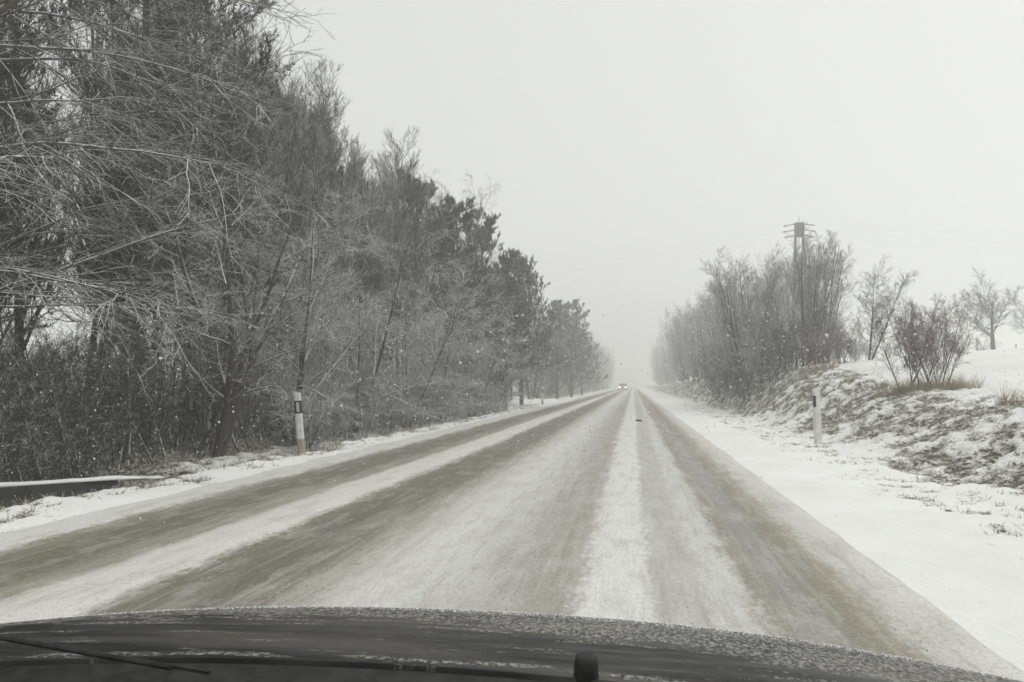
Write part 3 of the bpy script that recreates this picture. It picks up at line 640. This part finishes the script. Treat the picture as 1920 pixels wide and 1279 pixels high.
# ------------------------------------------------------------------ marker posts
def marker(x, y, h, rz, lean, label, side):
    root = empty('marker_post', (x, y, gh(x, y) - .02)); root.rotation_euler = (0, lean, rz)
    def shell(z0, z1, grow, slope=0.0, front=False):
        dp = .075 if side > 0 else .04
        pr = [(-.062, -.03), (-.03, -.05), (.03, -.05), (.062, -.03)] + ([(.062, -.012), (-.062, -.012)] if front else [(.055, dp), (-.055, dp)])
        mb = MB(); k = len(pr)
        for z in (z0, z1):
            for (a_, b_) in pr: mb.v.append((a_ * grow, b_ * grow, z + (slope * (b_ if side > 0 else a_) if z == z1 else 0)))
        for j in range(k): mb.f.append([j, (j + 1) % k, k + (j + 1) % k, k + j])
        mb.f.append(list(range(k))[::-1]); mb.f.append(list(range(k, 2 * k))); return mb
    shell(-.15, .26, 1.03).build('dirty_foot', M['post_dirty' if side < 0 else 'post_white'], root)
    shell(.2, h, 1.0, .45 * side).build('body', M['post_white'], root)
    shell(h - .37, h - .15, 1.05, 0, side > 0).build('black_band', M['post_black'], root)
    mb = MB(); mb.box((-.005, -.058, h - .26), (.045, .012, .16)); mb.build('reflector', M['reflector'], root, bevel=.003)
    return tag(root, label, 'marker post', 'white roadside marker posts')
marker(-5.63, 13.05, 1.06, .35, -.09, 'nearest white marker post, left verge, leaning, black band and tan-stained foot', -1)
marker(3.55, 16.4, 1.10, -1.48, -0.05, 'white marker post on the right verge at the foot of the snowy bank, seen edge-on', 1)
marker(-5.4, 47.6, 1.08, .3, 0.0, 'small distant marker post on the left beside the side track opening', -1)
marker(4.1, 141, 1.05, 1.0, 0.0, 'tiny distant marker post on the right near the end of the tree row', 1)

# ------------------------------------------------------------------ pylon and wires
pz = gh(15.0, 75)
py = empty('pylon', (15.05, 75, pz)); H = 16.0 - pz
for s in (-1, 1):
    leg = MB()
    for q in (-1, 1): leg.bar((s * .95, q * .35, -.3), (s * .30, q * .12, H - .8), .11, 5, .09)
    for k in range(12):
        t = k / 12; t2 = (k + 1) / 12
        xx = s * (.95 + (.30 - .95) * t); x2 = s * (.95 + (.30 - .95) * t2); yy = .35 - .23 * t; y2 = .35 - .23 * t2
        leg.bar((xx, -yy, t * (H - .8)), (x2, y2, t2 * (H - .8)), .04, 4); leg.bar((xx, yy, t * (H - .8)), (x2, -y2, t2 * (H - .8)), .04, 4)
    leg.build('leg', M['metal_grey'], py)
mb = MB(); mb.box((0, 0, H - .75), (.78, .5, 1.3)); mb.bar((0, 0, H), (0, 0, H + .45), .03, 5)
for zz in (H - .9, H - 4, H - 6.3):
    ww = .30 + (.95 - .30) * (1 - zz / (H - .8)); mb.box((0, 0, zz), (2 * ww + .1, .2, .14))
mb.build('head', M['metal_grey'], py)
for zz, wd in ((H - .2, 1.05), (H - .75, 1.12), (H - 1.25, 1.0)):
    for s in (-1, 1):
        c = MB(); c.bar((s * .4, 0, zz), (s * wd, 0, zz - .12), .05, 5, .04); o = c.build('crossarm', M['metal_grey'], py)
        d = MB(); 
        for k in range(4): d.bar((s * (wd + .02 + k * .07), 0, zz - .13 - .01 * k), (s * (wd + .06 + k * .07), 0, zz - .14 - .01 * k), .075, 8)
        d.build('insulator', M['ceramic'], o)
pt = MB(); pt.box((1.2, 0, H - 4.1), (1.5, .9, .12)); pt.box((1.85, 0, H - 4.0), (.12, .9, 1.5)); pt.build('platform', M['metal_grey'], py)
tr_ = MB(); tr_.box((1.15, 0, H - 4.75), (1.0, .8, 1.2)); o = tr_.build('transformer', M['ceramic'], py)
for k in range(3):
    q = MB(); q.bar((.85 + .3 * k, 0, H - 4.05), (.85 + .3 * k, 0, H - 3.5), .06, 6, .03); q.build('bushing', M['ceramic'], o)
tag(py, 'grey twin-legged pylon with short arms and a transformer, standing behind the many-stemmed tree', 'pylon')
def wire(a, b_, sag, label):
    mb = MB(); pts = []
    for k in range(25):
        t = k / 24; pts.append((a[0] + (b_[0] - a[0]) * t, a[1] + (b_[1] - a[1]) * t, a[2] + (b_[2] - a[2]) * t - sag * 4 * t * (1 - t)))
    for p, q in zip(pts, pts[1:]): mb.bar(p, q, .0045, 4)
    tag(mb.build('power_line', M['wire']), label, 'wire', 'overhead wires')
for i, (dz, nm) in enumerate(((-.2, 'upper'), (-.8, 'middle'), (-1.4, 'lowest'))):
    wire((13.8, 75, 16 + dz), (-42, 88, 16.2 + dz * 1.2), 2.2, nm + ' faint wire running left from the pylon across the road')
    wire((16.3, 75, 16 + dz), (74, 70, 14.5 + dz * 1.2), 1.6, nm + ' faint wire running right from the pylon over the field')

# ------------------------------------------------------------------ lumps on the road
def lump(x, y, sx, sy, sz, seed, label):
    r_ = np.random.RandomState(seed); th = np.linspace(0, 6.283, 11)[:-1]; V = []; F = []
    for i, ph in enumerate(np.linspace(0, 1.45, 4)):
        for a in th:
            q = 1 + r_.uniform(-.25, .25); V.append((sx * math.cos(ph) * math.cos(a) * q, sy * math.cos(ph) * math.sin(a) * q, sz * math.sin(ph) * q))
    for i in range(3):
        for j in range(10): F.append([i * 10 + j, i * 10 + (j + 1) % 10, (i + 1) * 10 + (j + 1) % 10, (i + 1) * 10 + j])
    o = add('slush_lump', np_mesh('slush_lump', np.array(V), np.array(F), [M['clod']])); o.location = (x, y, .008); tag(o, label, 'lump', 'dark lumps on the road')
lump(.16, 25.3, .12, .16, .06, 1, 'larger dark lump lying on the white strip between the wheel tracks')
lump(.46, 28.2, .05, .08, .03, 2, 'smaller dark lump just beyond the larger one on the road')

r = np.random.RandomState(31); k = 5200
Y = 2.2 * (45 / 2.2) ** r.rand(k); X = np.where(r.rand(k) < .5, r.uniform(-2.0, -.6, k), r.uniform(-3.4, 1.5, k))
C = np.stack([X, Y, np.full(k, .014)], 1); s_ = (r.uniform(.0025, .008, k) * np.clip(Y / 9, .7, 1.8))[:, None, None]
V = (C[:, None] + np.array([[1, 0, 0], [0, 1.3, 0], [-1, 0, 0], [0, -1.3, 0], [0, 0, .9]])[None] * s_ * r.uniform(.6, 1.3, (k, 5, 1))).reshape(-1, 3)
F = (np.arange(k)[:, None, None] * 5 + np.array([[0, 1, 4], [1, 2, 4], [2, 3, 4], [3, 0, 4]])[None]).reshape(-1, 3)
tag(add('slush_crumbs', np_mesh('slush_crumbs', V, F, [M['crumb']])), 'brown crumbs of dirty slush scattered on the road', 'slush', kind='stuff')

# ------------------------------------------------------------------ oncoming car
car = empty('oncoming_car', (-2.15, 165, .02), 0)
prof_ = [(-2.1, .28), (-2.12, .62), (-1.95, .82), (-1.0, .95), (-.35, 1.42), (1.1, 1.46), (1.85, 1.0), (2.1, .92), (2.12, .3)]
mb = MB(); k = len(prof_)
for s in (-1, 1):
    for (yy, zz) in prof_: mb.v.append((s * (.88 if zz < 1.2 else .66), yy, zz))
for j in range(k): mb.f.append([j, (j + 1) % k, k + (j + 1) % k, k + j])
mb.f.append(list(range(k))); mb.f.append(list(range(k, 2 * k))[::-1])
mb.build('body', M['car_dark'], car, bevel=.05)
mb = MB(); mb.v = [(-.78, -1.04, .97), (.78, -1.04, .97), (.62, -.42, 1.39), (-.62, -.42, 1.39), (-.78, -.98, .93), (.78, -.98, .93), (.62, -.36, 1.35), (-.62, -.36, 1.35)]
mb.f = [[0, 1, 2, 3], [7, 6, 5, 4], [0, 4, 5, 1], [1, 5, 6, 2], [2, 6, 7, 3], [3, 7, 4, 0]]; mb.build('windscreen', M['glass_dark'], car)
for s in (-1, 1):
    mb = MB(); mb.bar((s * .62, -2.1, .66), (s * .62, -2.17, .66), .12, 10); mb.build('headlight', M['headlight'], car)
    for yy in (-1.35, 1.3):
        mb = MB(); mb.bar((s * .70, yy, .31), (s * .9, yy, .31), .31, 14); mb.build('wheel', M['rubber'], car)
tag(car, 'small oncoming car far down the road with its headlights lit', 'car')

# ------------------------------------------------------------------ the car the picture is taken from: front end
own = empty('own_car', (-0.312, 0, 0))
m, n, b = nodes('wet_paint')
tc = n.nodes.new("ShaderNodeTexCoord"); o3 = tc.outputs['Object']; sp = n.nodes.new("ShaderNodeSeparateXYZ"); n.links.new(o3, sp.inputs[0])
at = n.nodes.new("ShaderNodeAttribute"); at.attribute_name = 'slush'
sp1 = noise(n, mapping(n, o3, (170, 90, 1)), 1, 4, .85); sp2 = noise(n, mapping(n, o3, (7, 40, 1)), 1, 4, .7); sp3 = noise(n, mapping(n, o3, (2, 9, 1)), 1, 3)
fs = mathn(n, 'MULTIPLY', rng_map(n, sp1, .48, .56), rng_map(n, mathn(n, 'ADD', at.outputs['Fac'], mathn(n, 'MULTIPLY', mathn(n, 'SUBTRACT', sp2, .5), 2.6)), .30, .62))
col = mix(n, mathn(n, 'MULTIPLY', fs, .75), mix(n, rng_map(n, sp3, .35, .7), (.012, .012, .012), (.07, .068, .06)), (.42, .415, .39))
n.links.new(col, b.inputs['Base Color'])
n.links.new(rng_map(n, sp2, .3, .7, .34, .62), b.inputs['Roughness'])
b.inputs['Specular IOR Level'].default_value = .14
bump(n, b, mathn(n, 'ADD', sp1, mathn(n, 'MULTIPLY', sp2, .6)), .35, .002)
M['paint'] = m
def hood_z(dx, y):
    a = np.abs(dx)
    z = .807 - .12 * (y - .9) - .60 * np.maximum(0, y - 1.372 + .2245 * a ** 2.33) ** 2 - .055 * a ** 2.4
    z = z - .9 * np.maximum(0, a - .86) ** 2
    return z
hx = np.linspace(-.92, .98, 150); hy = np.linspace(0, 1, 130)
def rear(dx): return .998 - .22 * dx ** 2
HX, HT = np.meshgrid(hx, hy); HY = rear(HX) + HT * (2.2 - rear(HX)); HZ = hood_z(HX, HY)
HX = np.vstack([HX[:1], HX]); HY = np.vstack([HY[:1] + .001, HY]); HZ = np.vstack([HZ[:1] - .09, HZ]); HY2 = HY
hi = np.arange(HX.size).reshape(HX.shape); HF = np.stack([hi[:-1, :-1], hi[:-1, 1:], hi[1:, 1:], hi[1:, :-1]], -1).reshape(-1, 4)
me = np_mesh('bonnet', np.stack([HX, HY2, HZ], -1).reshape(-1, 3), HF, [M['paint']], smooth=True)
yc = 1.44 - .2245 * np.abs(HX) ** 2.33 - HY          # distance behind the crest
wet = .7 * (1 - sst(.02, .13, yc)) + (.25 + .5 * sst(-.1, .3, HX)) * (1 - sst(.14, .26, yc)) + .55 * sst(.42, .7, HX) + .42 * np.exp(-((HY - rear(HX) - .035) / .018) ** 2) + .1
a_ = me.attributes.new('slush', 'FLOAT', 'POINT'); a_.data.foreach_set('value', np.clip(wet, 0, 1).ravel().astype(np.float32))
add('bonnet', me, own)
r = np.random.RandomState(9); k = 3500
gx_ = r.uniform(-.9, .97, k); gy_ = 1.40 - .2245 * np.abs(gx_) ** 2.33 + np.abs(r.normal(size=k)) * .09 + .02; keep = gx_ + r.rand(k) * .8 > -1.2; gx_ = gx_[keep]; gy_ = gy_[keep]; k = len(gx_)
C = np.stack([gx_, gy_, hood_z(gx_, gy_)], 1); rr_ = r.uniform(.0006, .0019, k)[:, None, None]
tet = np.array([[1, 0, -.3], [-.5, .87, -.3], [-.5, -.87, -.3], [0, 0, 1.]])
V = (C[:, None] + tet[None] * rr_ * r.uniform(.6, 1.3, (k, 4, 1))).reshape(-1, 3); F = (np.arange(k)[:, None, None] * 4 + np.array([[0, 1, 3], [1, 2, 3], [2, 0, 3]])[None]).reshape(-1, 3)
tag(add('ice_grains', np_mesh('ice_grains', V, F, [M['flake']]), own), kind='stuff')
for s in (-1, 1):
    mb = MB()
    x1 = s * .90 if s < 0 else .96; 
    ring = []
    for yy in np.linspace(.4, 1.5, 24):
        zt = float(hood_z(np.array([x1]), np.array([max(yy, .8)]))[0]) - .004
        ring.append([(x1, yy, zt), (x1 + s * .05, yy, zt - .04), (x1 + s * .06, yy, .5), (x1 + s * .03, yy, .28)])
    for q in ring: mb.v += q
    for j in range(len(ring) - 1):
        for c_ in range(3): a0 = j * 4 + c_; mb.f.append([a0, a0 + 1, a0 + 5, a0 + 4])
    mb.build('wing', M['paint'], own, smooth=True)
    wv = MB(); wv.bar((x1 + s * -.2, 1.2, .31), (x1 + s * -.02, 1.2, .31), .31, 20); wv.build('wheel', M['rubber'], own)
mb = MB(); mb.box((.02, 2.1, .22), (1.2, .1, .2)); mb.build('bumper', M['black_plastic'], own, bevel=.04)
cx_ = np.linspace(-.95, 1.0, 40); V = []
for xx in cx_:
    e_ = rear(xx); z_ = float(hood_z(np.array([xx]), np.array([e_]))[0]); V += [(xx, .45, .60), (xx, .45, z_ - .022), (xx, e_ - .09, z_ - .015), (xx, e_ - .012, z_ - .003), (xx, e_ + .03, z_ - .014), (xx, e_ + .03, .60)]
F = [[j * 6 + k, j * 6 + k + 1, (j + 1) * 6 + k + 1, (j + 1) * 6 + k] for j in range(39) for k in range(5)]
mb = MB(); mb.v = V; mb.f = F; mb.build('cowl', M['black_plastic'], own, bevel=.006)
# washer nozzle
X0 = .252; Y0 = 1.0; Z0 = float(hood_z(np.array([X0]), np.array([Y0]))[0])
V = []; F = []; ns = 20
for i, (rr2, zz) in enumerate([(1.06, -.01), (1.04, .006), (1.0, .018), (.93, .0225), (.78, .0255), (.5, .0268), (.01, .027)]):
    for j in range(ns):
        a = 6.283 * j / ns; ca, sa = math.cos(a), math.sin(a); q = (abs(ca) ** 3.2 + abs(sa) ** 3.2) ** (-1 / 3.2)
        V.append((X0 + .0145 * rr2 * ca * q, Y0 + .017 * rr2 * sa * q, Z0 + zz))
for i in range(6):
    for j in range(ns): F.append([i * ns + j, i * ns + (j + 1) % ns, (i + 1) * ns + (j + 1) % ns, (i + 1) * ns + j])
add('washer_nozzle', np_mesh('washer_nozzle', np.array(V), np.array(F), [M['black_plastic']], smooth=True), own)
wb = MB(); wb.bar((-.60, .965, .822), (-.20, .84, .835), .0035, 6); wb.bar((-.60, .985, .815), (-.16, .85, .828), .0025, 4); wb.build('wiper', M['black_plastic'], own)
tag(own, 'dark wet bonnet of the car the photo is taken from, rim crusted with slush', 'car')

# ------------------------------------------------------------------ falling snow
r = np.random.RandomState(4); k = 3600
Y = 4 + 30 * r.rand(k) ** 1.2; X = r.uniform(-.9, .75, k) * (Y * .95 + 1); Z = .3 + r.rand(k) * (.9 + Y * .10)
C = np.stack([X, Y, Z], 1); s_ = (np.clip(Y / 14, .3, 1.5) * r.uniform(.006, .017, k))[:, None, None] * (1 + (r.rand(k) < .04) * 1.2)[:, None, None]
oc = np.array([[1, 0, 0], [-1, 0, 0], [0, 1, 0], [0, -1, 0], [0, 0, 1], [0, 0, -1.]]); of = np.array([[0, 2, 4], [2, 1, 4], [1, 3, 4], [3, 0, 4], [2, 0, 5], [1, 2, 5], [3, 1, 5], [0, 3, 5]])
V = (C[:, None] + oc[None] * s_ * r.uniform(.6, 1.4, (k, 6, 1))).reshape(-1, 3); F = (np.arange(k)[:, None, None] * 6 + of[None]).reshape(-1, 3)
tag(add('falling_snow', np_mesh('falling_snow', V, F, [M['flake']])), 'small white flakes falling over the road and verges', 'snow', kind='stuff')

# ------------------------------------------------------------------ haze
mb = MB(); mb.box((0, 443, 8.9), (860, 930, 23.4))
m = bpy.data.materials.new('haze'); m.use_nodes = True; n = m.node_tree; n.nodes.clear()
ou = n.nodes.new("ShaderNodeOutputMaterial"); pv = n.nodes.new("ShaderNodeVolumePrincipled")
pv.inputs['Color'].default_value = (.962, .965, .95, 1); pv.inputs['Density'].default_value = HAZE; pv.inputs['Anisotropy'].default_value = .2
n.links.new(pv.outputs[0], ou.inputs['Volume'])
hz = mb.build('haze', m); tag(hz, 'pale snow haze filling the air', 'haze', kind='stuff')
